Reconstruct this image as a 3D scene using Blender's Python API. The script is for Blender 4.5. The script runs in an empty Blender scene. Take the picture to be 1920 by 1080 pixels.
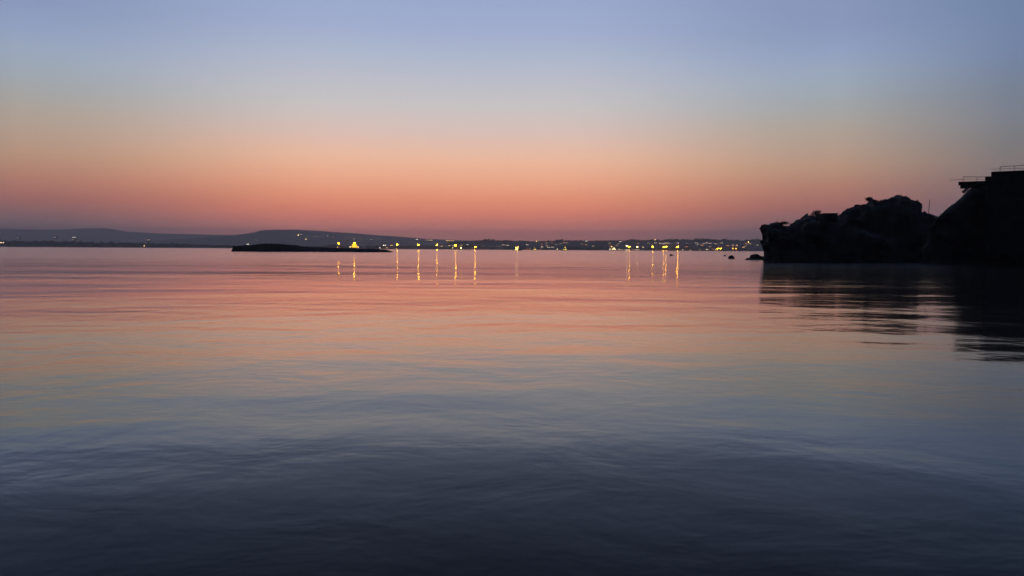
import bpy, bmesh, math, random
import numpy as np
from mathutils import Vector, Matrix, noise as mnoise

random.seed(7)
sc = bpy.context.scene
C = sc.collection

# ------------------------------------------------------------------ camera
F = 1386.0                       # focal length in pixels of the 1920 wide photograph
CAM_H = 1.7
PITCH = math.radians(-3.0)
ROLL = math.radians(0.33)
cd = bpy.data.cameras.new('camera')
cd.sensor_width = 36.0
cd.lens = 36.0 * F / 1920.0
cd.clip_start = 0.1
cd.clip_end = 60000
cam = bpy.data.objects.new('camera', cd)
C.objects.link(cam)
RM = Matrix.Rotation(math.radians(90) + PITCH, 3, 'X') @ Matrix.Rotation(ROLL, 3, 'Z')
cam.matrix_world = Matrix.Translation((0, 0, CAM_H)) @ RM.to_4x4()
sc.camera = cam

# ------------------------------------------------------------------ sky
def lin(c):
    return tuple(((v / 255) / 12.92 if v / 255 <= 0.04045 else ((v / 255 + 0.055) / 1.055) ** 2.4) for v in c)

world = bpy.data.worlds.new('World')
sc.world = world
world.use_nodes = True
wn = world.node_tree
wn.nodes.clear()
def wnode(t, **k):
    n = wn.nodes.new(t)
    for a, b in k.items():
        setattr(n, a, b)
    return n
def wmath(op, a, b=None, clamp=False):
    n = wnode('ShaderNodeMath', operation=op, use_clamp=clamp)
    for i, v in enumerate((a, b)):
        if v is None: continue
        if isinstance(v, (int, float)): n.inputs[i].default_value = v
        else: wn.links.new(v, n.inputs[i])
    return n.outputs[0]
tc = wnode('ShaderNodeTexCoord')
sp = wnode('ShaderNodeSeparateXYZ')
wn.links.new(tc.outputs['Generated'], sp.inputs[0])
SUN_AZ = -5.0
el = wmath('MULTIPLY', wmath('ARCSINE', sp.outputs[2]), 180 / math.pi)
el = wmath('MAXIMUM', el, 0.0)
tel = wmath('SQRT', wmath('DIVIDE', el, 90.0))
az = wmath('MULTIPLY', wmath('ARCTAN2', sp.outputs[0], sp.outputs[1]), 180 / math.pi)
az = wmath('SUBTRACT', az, SUN_AZ)
az = wmath('ABSOLUTE', wmath('WRAP', az, 180.0))
wrapn = az.node.inputs[0].links[0].from_node
wrapn.inputs[2].default_value = -180.0
az = wmath('SQRT', wmath('ADD', wmath('MULTIPLY', az, az), 30.0))
ZEN = (26, 36, 70)
RM = Matrix.Rotation(math.radians(90) + PITCH, 3, 'X') @ Matrix.Rotation(ROLL, 3, 'Z')
HAZE = 1.75e-4
def elev_of(px, py):
    d = RM @ Vector(((px - 960) / F, (540 - py) / F, -1.0))
    return math.degrees(math.asin(d.normalized().z))
def clear(e, c):
    """colour of the sky above the haze layer, from the colour seen through it"""
    path = min(300 / max(math.sin(math.radians(max(e, 0.01))), 1e-6), 11500)
    g = math.exp(HAZE * path * 0.62) * 1.02
    return tuple(v * g for v in lin(c))
SEEN = {   # bearing from the afterglow -> (photo column, [(photo row, colour)])
    0.0: (900, [(440, (184, 108, 94)), (430, (196, 112, 95)), (415, (216, 121, 97)), (400, (230, 131, 99)), (385, (237, 142, 104)), (370, (241, 153, 112)), (340, (245, 172, 134)),
                (300, (243, 190, 158)), (250, (222, 195, 184)), (200, (203, 198, 197)), (150, (189, 192, 203)), (105, (174, 185, 206)), (60, (162, 175, 207)), (0, (154, 170, 204))]),
    29.0: (30, [(440, (96, 78, 84)), (425, (104, 80, 83)), (410, (122, 87, 84)), (400, (132, 90, 85)), (370, (166, 102, 88)), (330, (184, 126, 102)),
                (290, (188, 148, 120)), (250, (184, 158, 138)), (200, (175, 165, 153)), (150, (162, 169, 173)), (100, (156, 170, 188)), (50, (147, 163, 194)), (0, (138, 154, 188))]),
    39.0: (1890, [(470, (84, 72, 84)), (420, (96, 82, 90)), (370, (112, 96, 98)), (300, (128, 118, 114)), (260, (123, 122, 123)), (220, (123, 128, 137)),
                (160, (118, 130, 148)), (100, (116, 133, 165)), (0, (112, 133, 167))]),
}
UPPER = {0.0: [(24, (140, 157, 195)), (35, (106, 126, 168)), (55, (56, 73, 117)), (90, ZEN)],
         29.0: [(24, (124, 142, 179)), (35, (94, 112, 153)), (55, (52, 68, 110)), (90, ZEN)],
         39.0: [(24, (100, 121, 156)), (35, (76, 94, 133)), (55, (46, 60, 100)), (90, ZEN)]}
SKY = {}
for a, (px, rows) in SEEN.items():
    pts = [(elev_of(px, py), clear(elev_of(px, py), c)) for py, c in rows]
    pts = [(0.0, pts[0][1])] + [p for p in pts if p[0] > 0.2] + [(e, clear(e, c)) for e, c in UPPER[a]]
    SKY[a] = pts
SKY[100.0] = [(e, lin(c)) for e, c in [(0.0, (22, 22, 32)), (4.0, (25, 25, 35)), (10, (27, 30, 43)), (20, (28, 34, 52)), (40, (27, 34, 58)), (90, ZEN)]]
SKY[180.0] = [(e, lin(c)) for e, c in [(0.0, (12, 14, 22)), (4.0, (14, 16, 26)), (10, (17, 20, 32)), (20, (19, 24, 39)), (40, (22, 28, 50)), (90, ZEN)]]
SKY_GAIN = 1.0
cur = None; prev_a = None
for a in sorted(SKY):
    r = wnode('ShaderNodeValToRGB')
    e = r.color_ramp.elements
    pts = SKY[a]
    for i, (d, c) in enumerate(pts):
        p = math.sqrt(d / 90.0)
        if i == 0: q = e[0]; q.position = p
        elif i == len(pts) - 1: q = e[len(e) - 1]; q.position = 1.0
        else: q = e.new(p)
        q.color = tuple(c) + (1,)
    wn.links.new(tel, r.inputs[0])
    if cur is None:
        cur = r.outputs[0]
    else:
        mr = wnode('ShaderNodeMapRange', interpolation_type='SMOOTHSTEP' if prev_a == 0 else 'LINEAR', clamp=True)
        wn.links.new(az, mr.inputs[0])
        mr.inputs[1].default_value = prev_a if prev_a > 0 else 9.0
        mr.inputs[2].default_value = a
        mx = wnode('ShaderNodeMix', data_type='RGBA')
        wn.links.new(mr.outputs[0], mx.inputs[0])
        wn.links.new(cur, mx.inputs[6]); wn.links.new(r.outputs[0], mx.inputs[7])
        cur = mx.outputs[2]
    prev_a = a
# faint darker cloud bars low on the sunset side
mp = wnode('ShaderNodeMapping'); mp.inputs['Scale'].default_value = (5, 5, 95)
wn.links.new(tc.outputs['Generated'], mp.inputs[0])
nz = wnode('ShaderNodeTexNoise'); nz.inputs['Scale'].default_value = 1.0; nz.inputs['Detail'].default_value = 4
wn.links.new(mp.outputs[0], nz.inputs['Vector'])
band = wnode('ShaderNodeMapRange'); wn.links.new(nz.outputs[0], band.inputs[0])
band.inputs[1].default_value = 0.5; band.inputs[2].default_value = 0.75; band.inputs[3].default_value = 1.0; band.inputs[4].default_value = 0.9
low = wnode('ShaderNodeMapRange'); wn.links.new(el, low.inputs[0])
low.inputs[1].default_value = 1.0; low.inputs[2].default_value = 6.0; low.inputs[3].default_value = 1.0; low.inputs[4].default_value = 0.0
cl = wmath('ADD', wmath('MULTIPLY', band.outputs[0], low.outputs[0]), wmath('SUBTRACT', 1.0, low.outputs[0]))
mul = wnode('ShaderNodeMix', data_type='RGBA', blend_type='MULTIPLY'); mul.inputs[0].default_value = 1.0
wn.links.new(cur, mul.inputs[6]); wn.links.new(cl, mul.inputs[7])
bg = wnode('ShaderNodeBackground'); bg.inputs[1].default_value = SKY_GAIN
wn.links.new(mul.outputs[2], bg.inputs[0])
wo = wnode('ShaderNodeOutputWorld'); wn.links.new(bg.outputs[0], wo.inputs[0])
world.cycles.sampling_method = 'MANUAL'
world.cycles.sample_map_resolution = 1024

sc.view_settings.view_transform = 'Standard'
sc.view_settings.look = 'None'
sc.view_settings.exposure = 0.0
sc.view_settings.gamma = 1.0
sc.view_settings.use_curve_mapping = False
sc.render.engine = 'CYCLES'
cy = sc.cycles
cy.max_bounces = 4; cy.diffuse_bounces = 1; cy.glossy_bounces = 3; cy.volume_bounces = 1; cy.transmission_bounces = 2
cy.sample_clamp_indirect = 4.0
cy.caustics_reflective = False; cy.caustics_refractive = False
cy.use_denoising = True
cy.denoising_input_passes = 'RGB_ALBEDO'

# ------------------------------------------------------------------ helpers
def ray(px, py):
    return RM @ Vector(((px - 960) / F, (540 - py) / F, -1.0))
def at(px, py, Y):
    """world point seen at photograph pixel (px, py) at the distance Y in front of the camera"""
    d = ray(px, py)
    return Vector((0, 0, CAM_H)) + d * (Y / d.y)
def ground(px, py):
    d = ray(px, py)
    return Vector((0, 0, CAM_H)) + d * (-CAM_H / d.z)
def xat(px, Y): return at(px, 467.3, Y).x

def mat(name, col=(0.1, 0.1, 0.1), rough=0.9, var=0.35, scale=1.0, bump=0.0, col2=None, metallic=0.0):
    m = bpy.data.materials.new(name); m.use_nodes = True
    nt = m.node_tree; b = nt.nodes['Principled BSDF']
    b.inputs['Roughness'].default_value = rough; b.inputs['Metallic'].default_value = metallic
    b.inputs['Specular IOR Level'].default_value = 0.2
    t = nt.nodes.new('ShaderNodeTexCoord')
    n = nt.nodes.new('ShaderNodeTexNoise'); n.inputs['Scale'].default_value = scale; n.inputs['Detail'].default_value = 6
    nt.links.new(t.outputs['Object'], n.inputs['Vector'])
    r = nt.nodes.new('ShaderNodeValToRGB')
    r.color_ramp.elements[0].position = 0.35; r.color_ramp.elements[1].position = 0.65
    r.color_ramp.elements[0].color = tuple(v * (1 - var) for v in col) + (1,)
    r.color_ramp.elements[1].color = (tuple(col2) if col2 else tuple(v * (1 + var) for v in col)) + (1,)
    nt.links.new(n.outputs[0], r.inputs[0]); nt.links.new(r.outputs[0], b.inputs['Base Color'])
    if bump:
        bp = nt.nodes.new('ShaderNodeBump'); bp.inputs['Distance'].default_value = bump
        nt.links.new(n.outputs[0], bp.inputs['Height']); nt.links.new(bp.outputs[0], b.inputs['Normal'])
    return m
def glow(name, col, strength, sampled=True):
    m = bpy.data.materials.new(name); m.use_nodes = True
    nt = m.node_tree; nt.nodes.clear()
    e = nt.nodes.new('ShaderNodeEmission'); o = nt.nodes.new('ShaderNodeOutputMaterial')
    e.inputs[0].default_value = tuple(col) + (1,); e.inputs[1].default_value = strength
    nt.links.new(e.outputs[0], o.inputs[0])
    m.cycles.emission_sampling = 'FRONT' if sampled else 'NONE'
    return m

def link(name, bm, m, parent=None, smooth=False, loc=None):
    if isinstance(bm, bmesh.types.BMesh):
        me = bpy.data.meshes.new(name); bm.to_mesh(me); bm.free()
    else: me = bm
    if smooth:
        me.polygons.foreach_set('use_smooth', [True] * len(me.polygons))
    if m and not me.materials: me.materials.append(m)
    o = bpy.data.objects.new(name, me); C.objects.link(o)
    if parent: o.parent = parent
    if loc is not None: o.location = loc
    return o
def grid_mesh(name, V, nu, nv, m, closed_u=False, smooth=True, parent=None):
    """V: (nu*nv,3), index = iu*nv+iv"""
    f = []
    for i in range(nu if closed_u else nu - 1):
        j = (i + 1) % nu
        for k in range(nv - 1):
            f.append((i * nv + k, j * nv + k, j * nv + k + 1, i * nv + k + 1))
    me = bpy.data.meshes.new(name); me.from_pydata([tuple(v) for v in V], [], f); me.update()
    return link(name, me, m, parent, smooth)
def empty(name, loc, rotz=0.0):
    o = bpy.data.objects.new(name, None); C.objects.link(o); o.location = loc; o.rotation_euler = (0, 0, rotz)
    o.empty_display_size = 0.5
    return o
def tag(o, label=None, cat=None, group=None, kind=None):
    if label: o['label'] = label
    if cat: o['category'] = cat
    if group: o['group'] = group
    if kind: o['kind'] = kind
    return o
def box(bm, x0, x1, y0, y1, z0, z1, bevel=0.0):
    r = bmesh.ops.create_cube(bm, size=1.0)
    for v in r['verts']:
        v.co = Vector((x0 + (v.co.x + .5) * (x1 - x0), y0 + (v.co.y + .5) * (y1 - y0), z0 + (v.co.z + .5) * (z1 - z0)))
    if bevel:
        es = list({e for v in r['verts'] for e in v.link_edges})
        bmesh.ops.bevel(bm, geom=es, offset=bevel, segments=1, affect='EDGES')
def tube(bm, a, b, r0, r1=None, n=8):
    a = Vector(a); b = Vector(b); d = b - a; r1 = r0 if r1 is None else r1
    q = d.to_track_quat('Z', 'Y').to_matrix().to_4x4()
    bmesh.ops.create_cone(bm, cap_ends=True, segments=n, radius1=r0, radius2=r1, depth=d.length,
                          matrix=Matrix.Translation((a + b) / 2) @ q)
def ball(bm, c, r, sub=1, sz=1.0):
    bmesh.ops.create_icosphere(bm, subdivisions=sub, radius=r, matrix=Matrix.Translation(c) @ Matrix.Diagonal((1, 1, sz, 1)))
def B(): return bmesh.new()
def interp(pts, x):
    return float(np.interp(x, [p[0] for p in pts], [p[1] for p in pts]))
def fbm(p, o=4):
    return mnoise.fractal(Vector(p), 1.0, 2.0, o)
def copy_tree(o, parent=None):
    c = o.copy(); C.objects.link(c)
    if parent: c.parent = parent
    for ch in o.children: copy_tree(ch, c)
    return c

# ------------------------------------------------------------------ materials
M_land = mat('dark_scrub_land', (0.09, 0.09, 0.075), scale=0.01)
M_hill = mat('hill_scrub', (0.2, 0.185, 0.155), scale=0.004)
M_trees = mat('far_trees', (0.05, 0.06, 0.04), scale=0.05)
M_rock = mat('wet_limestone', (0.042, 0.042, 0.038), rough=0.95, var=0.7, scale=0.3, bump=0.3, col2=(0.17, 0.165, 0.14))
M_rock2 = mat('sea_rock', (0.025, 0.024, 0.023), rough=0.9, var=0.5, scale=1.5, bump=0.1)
M_pale = mat('pale_stone', (0.4, 0.38, 0.34), rough=0.9, var=0.25, scale=2.0)
M_leaf = mat('shrub_leaves', (0.04, 0.055, 0.03), scale=2.0)
M_wood = mat('shrub_wood', (0.06, 0.045, 0.035), scale=4.0)
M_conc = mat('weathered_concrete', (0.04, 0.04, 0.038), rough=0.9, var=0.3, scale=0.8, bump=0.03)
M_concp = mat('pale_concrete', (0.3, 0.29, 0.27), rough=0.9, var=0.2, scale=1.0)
M_metal = mat('galvanised_rail', (0.35, 0.33, 0.32), rough=0.5, var=0.2, scale=5.0, metallic=0.4)
M_darkmetal = mat('dark_metal', (0.06, 0.06, 0.065), rough=0.6, var=0.2, scale=5.0)
M_housewall = mat('rendered_house_wall', (0.25, 0.22, 0.19), scale=0.3, var=0.2)
M_roof = mat('clay_roof', (0.12, 0.07, 0.055), scale=0.5)
M_hull = mat('hull_paint', (0.04, 0.04, 0.045), rough=0.5, scale=0.6, var=0.25)
M_cabin = mat('cabin_paint', (0.45, 0.42, 0.33), rough=0.5, scale=0.8, var=0.1)
G_yellow = glow('sodium_light', (1.0, 0.45, 0.005), 155.0)
G_amber = glow('amber_light', (1.0, 0.38, 0.004), 155.0)
G_white = glow('white_light', (1.0, 0.68, 0.22), 36.0)
G_quay = glow('quay_white_light', (1.0, 0.76, 0.42), 7.0, sampled=False)
G_edge = glow('pale_shore_light', (1.0, 0.7, 0.35), 5.0, sampled=False)
G_orange = glow('orange_shore_light', (1.0, 0.3, 0.04), 4.0, sampled=False)
G_small = glow('small_white_light', (1.0, 0.68, 0.22), 20.0, sampled=False)
G_smally = glow('small_yellow_light', (1.0, 0.45, 0.03), 20.0, sampled=False)
G_win = glow('lit_window_warm', (1.0, 0.62, 0.25), 5.5, sampled=False)
G_winw = glow('lit_window_white', (1.0, 0.9, 0.78), 5.0, sampled=False)
G_dim = glow('lit_window_dim', (1.0, 0.76, 0.56), 3.2, sampled=False)
G_faint = glow('lit_window_faint', (1.0, 0.72, 0.5), 2.2, sampled=False)
G_faintor = glow('lit_window_orange', (1.0, 0.4, 0.1), 3.0, sampled=False)
G_dome = glow('dome_halo_glow', (1.0, 0.48, 0.012), 2.4, sampled=False)  # floodlighting and its halo put into the dome shell as emission
G_dome_lamp = glow('dome_floodlight', (1.0, 0.44, 0.003), 340.0)
G_boat = glow('boat_deck_light', (1.0, 0.62, 0.12), 26.0)
G_green = glow('boat_cabin_light', (0.95, 0.75, 0.08), 2.2, sampled=False)

# ------------------------------------------------------------------ water
def water_material():
    m = bpy.data.materials.new('calm_sea_water'); m.use_nodes = True
    nt = m.node_tree; nt.nodes.clear()
    def N(t, **k):
        n = nt.nodes.new(t)
        for a, b in k.items(): setattr(n, a, b)
        return n
    L = nt.links.new
    def mth(op, a, b=None, c=None):
        n = N('ShaderNodeMath', operation=op)
        for i, v in enumerate((a, b, c)):
            if v is None: continue
            if isinstance(v, (int, float)): n.inputs[i].default_value = v
            else: L(v, n.inputs[i])
        return n.outputs[0]
    tcn = N('ShaderNodeTexCoord')
    def noise_h(sx, sy, rot=0.0, detail=2.0, off=(0, 0, 0), dist=0.0):
        mpn = N('ShaderNodeMapping', vector_type='POINT')
        mpn.inputs['Rotation'].default_value = (0, 0, rot)
        mpn.inputs['Scale'].default_value = (sx, sy, 1); mpn.inputs['Location'].default_value = off
        L(tcn.outputs['Object'], mpn.inputs[0])
        n = N('ShaderNodeTexNoise'); n.inputs['Scale'].default_value = 1.0; n.inputs['Detail'].default_value = detail
        n.inputs['Roughness'].default_value = 0.5; n.inputs['Distortion'].default_value = dist
        L(mpn.outputs[0], n.inputs['Vector'])
        return n.outputs[0]
    # height in metres: capillary ripples, wavelets, long low swell; calm slicks between rippled patches
    patch = N('ShaderNodeMapRange'); L(noise_h(0.02, 0.06, 0.1, 3.0, (5, 3, 0)), patch.inputs[0])
    patch.inputs[1].default_value = 0.38; patch.inputs[2].default_value = 0.62; patch.inputs[3].default_value = 0.35; patch.inputs[4].default_value = 1.25
    h1 = mth('MULTIPLY', noise_h(2.8, 4.6, 0.06, 2.5), WAVE[0])
    h2 = mth('MULTIPLY', noise_h(0.75, 0.9, -0.05, 4.0, (9, 2, 0), 0.4), WAVE[1])
    h3 = mth('MULTIPLY', noise_h(0.12, 0.36, 0.04, 2.0, (3, 7, 0)), WAVE[2])
    h4 = mth('MULTIPLY', noise_h(0.07, 0.14, 0.06, 3.0, (1, 7, 0)), WAVE[3])
    h5 = mth('MULTIPLY', noise_h(0.02, 0.035, -0.03, 3.0, (4, 4, 0)), WAVE[4])
    # faint ring ripples running out from a splash near the right-hand bank
    def ring(cx, cy, lam, amp, r0, r1):
        mpn = N('ShaderNodeMapping'); mpn.inputs['Location'].default_value = (-cx, -cy, 0)
        L(tcn.outputs['Object'], mpn.inputs[0])
        ln = N('ShaderNodeVectorMath', operation='LENGTH'); L(mpn.outputs[0], ln.inputs[0])
        wob = mth('ADD', ln.outputs['Value'], mth('MULTIPLY', noise_h(0.5, 0.5, 0, 2.0, (3, 1, 0)), lam * 3.0))
        sn = mth('SINE', mth('MULTIPLY', wob, 2 * math.pi / lam))
        up = N('ShaderNodeMapRange', interpolation_type='SMOOTHSTEP'); L(ln.outputs['Value'], up.inputs[0]); up.inputs[1].default_value = r0; up.inputs[2].default_value = r0 + (r1 - r0) * 0.3
        dn = N('ShaderNodeMapRange', interpolation_type='SMOOTHSTEP'); L(ln.outputs['Value'], dn.inputs[0])
        dn.inputs[1].default_value = r0 + (r1 - r0) * 0.4; dn.inputs[2].default_value = r1; dn.inputs[3].default_value = 1.0; dn.inputs[4].default_value = 0.0
        return mth('MULTIPLY', mth('MULTIPLY', sn, amp), mth('MULTIPLY', up.outputs[0], dn.outputs[0]))
    rm = N('ShaderNodeMapRange', interpolation_type='SMOOTHSTEP'); L(noise_h(0.16, 0.3, 0.2, 1.0, (6.3, 2, 0)), rm.inputs[0]); rm.inputs[1].default_value = 0.44; rm.inputs[2].default_value = 0.6
    rings = mth('ADD', ring(5.5, 17.0, 0.3, 0.0005, 9.2, 13.0), ring(9.0, 15.0, 0.42, 0.0004, 7.0, 12.0))
    sy = N('ShaderNodeSeparateXYZ'); L(tcn.outputs['Object'], sy.inputs[0])
    near = N('ShaderNodeMapRange', interpolation_type='SMOOTHSTEP'); L(sy.outputs[1], near.inputs[0])      # beyond this the wavelets are finer than a grain and live in the roughness
    near.inputs[1].default_value = 60; near.inputs[2].default_value = 190; near.inputs[3].default_value = 1.0; near.inputs[4].default_value = 0.0
    east = N('ShaderNodeMapRange', interpolation_type='SMOOTHSTEP'); L(sy.outputs[0], east.inputs[0]); east.inputs[1].default_value = 0.6; east.inputs[2].default_value = 3.0
    rip = mth('MULTIPLY', mth('MULTIPLY', rings, rm.outputs[0]), east.outputs[0])
    small = mth('ADD', mth('MULTIPLY', mth('ADD', h1, h2), patch.outputs[0]), mth('ADD', h3, rip))
    h = mth('ADD', mth('MULTIPLY', small, near.outputs[0]), mth('ADD', h4, h5))
    bp = N('ShaderNodeBump'); bp.inputs['Strength'].default_value = 1.0; bp.inputs['Distance'].default_value = 1.0
    L(h, bp.inputs['Height'])
    fr = N('ShaderNodeFresnel'); fr.inputs['IOR'].default_value = 1.33; L(bp.outputs[0], fr.inputs['Normal'])
    fc = N('ShaderNodeFloatCurve'); L(fr.outputs[0], fc.inputs['Value'])
    cu = fc.mapping.curves[0]
    for i, p in enumerate(FRES):
        if i == 0: cu.points[0].location = p
        elif i == len(FRES) - 1: cu.points[-1].location = p
        else: cu.points.new(*p)
    fc.mapping.update()
    gl = N('ShaderNodeBsdfGlossy'); gl.inputs['Color'].default_value = (1, 1, 1, 1); 
    sx = N('ShaderNodeSeparateXYZ'); L(tcn.outputs['Object'], sx.inputs[0])
    off = N('ShaderNodeMapRange', interpolation_type='SMOOTHSTEP'); L(sx.outputs[1], off.inputs[0])      # the water is calm inshore, ruffled further out
    off.inputs[1].default_value = 25; off.inputs[2].default_value = 130; off.inputs[3].default_value = WROUGH; off.inputs[4].default_value = 0.125
    L(off.outputs[0], gl.inputs['Roughness'])
    L(bp.outputs[0], gl.inputs['Normal'])
    body = N('ShaderNodeValToRGB'); L(noise_h(0.5, 0.9, 0, 4.0, (2, 2, 0)), body.inputs[0])
    body.color_ramp.elements[0].position = 0.35; body.color_ramp.elements[0].color = (0.004, 0.009, 0.02, 1)
    body.color_ramp.elements[1].position = 0.65; body.color_ramp.elements[1].color = (0.005, 0.019, 0.028, 1)
    df = N('ShaderNodeBsdfDiffuse'); L(body.outputs[0], df.inputs['Color'])
    mx = N('ShaderNodeMixShader'); L(fc.outputs[0], mx.inputs[0]); L(df.outputs[0], mx.inputs[1]); L(gl.outputs[0], mx.inputs[2])
    o = N('ShaderNodeOutputMaterial'); L(mx.outputs[0], o.inputs[0])
    return m
WAVE = (0.0028, 0.021, 0.014, 0.09, 0.2)
FRES = [(0.0, 0.0), (0.05, 0.013), (0.10, 0.038), (0.17, 0.118), (0.21, 0.19), (0.25, 0.285), (0.31, 0.36), (0.37, 0.43), (0.56, 0.72), (0.8, 0.96), (1.0, 1.0)]
WROUGH = 0.06
M_water = water_material()
xs = [-11300, -3000, -800, -200, -60, -20, -6, 0, 6, 20, 60, 200, 800, 3000, 11300]
ys = [-200, -40, -8, 0, 4, 10, 20, 50, 120, 300, 800, 2000, 5000, 12300]
V = [(x, y, 0) for x in xs for y in ys]
tag(grid_mesh('water', V, len(xs), len(ys), M_water, smooth=False), kind='structure')

# ------------------------------------------------------------------ far land
def ridge(name, sil, Y0, Ytop, Yend, m, rough_px=0.0, freq=0.02, step=5, x0=-320, x1=2240, seed=0.0, base=-1.5):
    """a strip of land whose crest stands at Ytop with the given skyline; front slope from Y0, back slope to Yend"""
    cols = np.arange(x0, x1 + 1, step); rows = 22
    V = []
    for px in cols:
        py = interp(sil, px) + rough_px * (mnoise.noise(Vector((px * freq, seed, 0))) + 0.5 * mnoise.noise(Vector((px * freq * 3, seed, 5))))
        zt = max(at(px, py, Ytop).z, 1.0)
        for k in range(rows):
            u = k / (rows - 1)
            if u < 0.6:
                w = u / 0.6; y = Y0 + (Ytop - Y0) * w
                y0n = 0
                s = w ** 0.8 * (0.55 + 0.45 * w)
            else:
                w = (u - 0.6) / 0.4; y = Ytop + (Yend - Ytop) * w
                s = 1 - w * w * 0.9
            x = xat(px, y)
            nz_ = fbm((x * 0.0012 + seed, y * 0.0012, seed), 4) * 0.16 * (1 - abs(s - .5) * 2)
            z = base + (zt - base) * (s + nz_ * (1 if 0 < u < 1 else 0))
            V.append((x, y + (fbm((px * 0.01, seed, 3), 3) * 25 if k == 0 else 0), max(z, base)))
    return tag(grid_mesh(name, V, len(cols), rows, m), kind='structure')
FAR = [(-320, 434), (-100, 430), (0, 428), (60, 430), (110, 430), (150, 428), (200, 427), (215, 429.5), (235, 433.5), (285, 436.5), (330, 438),
       (420, 440), (470, 442), (600, 447), (800, 453), (1000, 456), (1400, 458), (2240, 458)]
TABLE = [(-320, 459), (200, 458), (330, 448), (400, 443), (444, 440), (480, 434.5), (492, 431), (520, 430), (560, 430.2), (600, 432.5), (650, 436),
         (700, 440), (745, 443), (770, 445), (800, 447.5), (850, 449.5), (900, 451), (960, 453), (1100, 456), (2240, 460)]
TOWN = [(-320, 462), (440, 463), (700, 462), (800, 459), (850, 456), (880, 452.5), (905, 451), (930, 451), (1000, 452.5), (1060, 451.5), (1130, 452),
        (1180, 451.5), (1240, 450), (1265, 449), (1300, 450), (1340, 450), (1400, 451), (1440, 450), (1700, 449), (2240, 450)]
COAST = [(-320, 450), (0, 452), (60, 453), (110, 453), (180, 455), (250, 456.5), (330, 458), (400, 460.5), (470, 462), (600, 462), (740, 462), (850, 463),
         (900, 463), (1000, 464), (1130, 464.5), (1400, 465.5), (2240, 466)]
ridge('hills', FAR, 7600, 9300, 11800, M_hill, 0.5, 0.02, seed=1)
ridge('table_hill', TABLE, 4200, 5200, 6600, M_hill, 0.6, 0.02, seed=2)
ridge('town_hill', TOWN, 2700, 3100, 4000, M_land, 1.1, 0.06, seed=3, step=3)
ridge('coast', COAST, 2200, 2380, 2750, M_land, 0.6, 0.05, seed=4, step=3)

def blob_mass(name, spots, m):
    """many small irregular leafy clumps joined: a wood too far off to tell the trees apart"""
    t = bmesh.new(); bmesh.ops.create_icosphere(t, subdivisions=1, radius=1.0)
    tv = np.array([v.co[:] for v in t.verts]); tf = [tuple(v.index for v in f.verts) for f in t.faces]; t.free()
    VV = []; FF = []; rng = np.random.default_rng(5)
    for (x, y, z, rx, rz) in spots:
        k = len(VV) * len(tv)
        VV.append(tv * np.array([rx, rx, rz]) * rng.uniform(0.65, 1.25, (len(tv), 1)) + np.array([x, y, z]))
        FF += [tuple(i + k for i in f) for f in tf]
    me = bpy.data.meshes.new(name); me.from_pydata(np.concatenate(VV).tolist(), [], FF); me.update()
    return tag(link(name, me, m), kind='stuff')
spots = []
rng = random.Random(11)
for i in range(1500):                              # trees on the near coast, tallest at the left
    px = rng.uniform(-300, 2200)
    Y = rng.uniform(2225, 2400)
    if px < 450: hgt = rng.uniform(5, 10) * (1.0 if px < 260 else 0.7)
    else:
        d = mnoise.noise(Vector((px * 0.02, 2.0, 0)))
        if d < -0.05 and rng.random() < 0.6: continue
        hgt = rng.uniform(3, 6) + max(0, d) * 8
    zb = max(0.5, at(px, interp(COAST, px), 2380).z * ((Y - 2200) / 180.0) ** 0.8 * 0.8)
    spots.append((xat(px, Y), Y, zb + hgt * 0.35, rng.uniform(3, 6.5), hgt * 0.62))
for i in range(900):                               # trees along the crest of the town hill
    px = rng.uniform(840, 2200); Y = rng.uniform(2950, 3160)
    zb = at(px, interp(TOWN, px), 3100).z
    hgt = rng.uniform(2.5, 6) * (1.5 if mnoise.noise(Vector((px * 0.03, 9.0, 0))) > 0.15 else 0.8)
    spots.append((xat(px, Y), Y, zb - 3 + hgt * 0.3, rng.uniform(3, 7), hgt))
blob_mass('treeline', spots, M_trees)

# ------------------------------------------------------------------ haze
hm = bpy.data.materials.new('dusk_haze'); hm.use_nodes = True
hn = hm.node_tree; hn.nodes.clear()
pv = hn.nodes.new('ShaderNodeVolumePrincipled')
pv.inputs['Color'].default_value = (0.96, 0.88, 0.83, 1); pv.inputs['Density'].default_value = HAZE; pv.inputs['Anisotropy'].default_value = 0.35
ho = hn.nodes.new('ShaderNodeOutputMaterial'); hn.links.new(pv.outputs[0], ho.inputs['Volume'])
b = B(); box(b, -11600, 11600, -300, 12500, -3.0, 300)
tag(link('haze', b, hm), kind='stuff')

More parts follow.
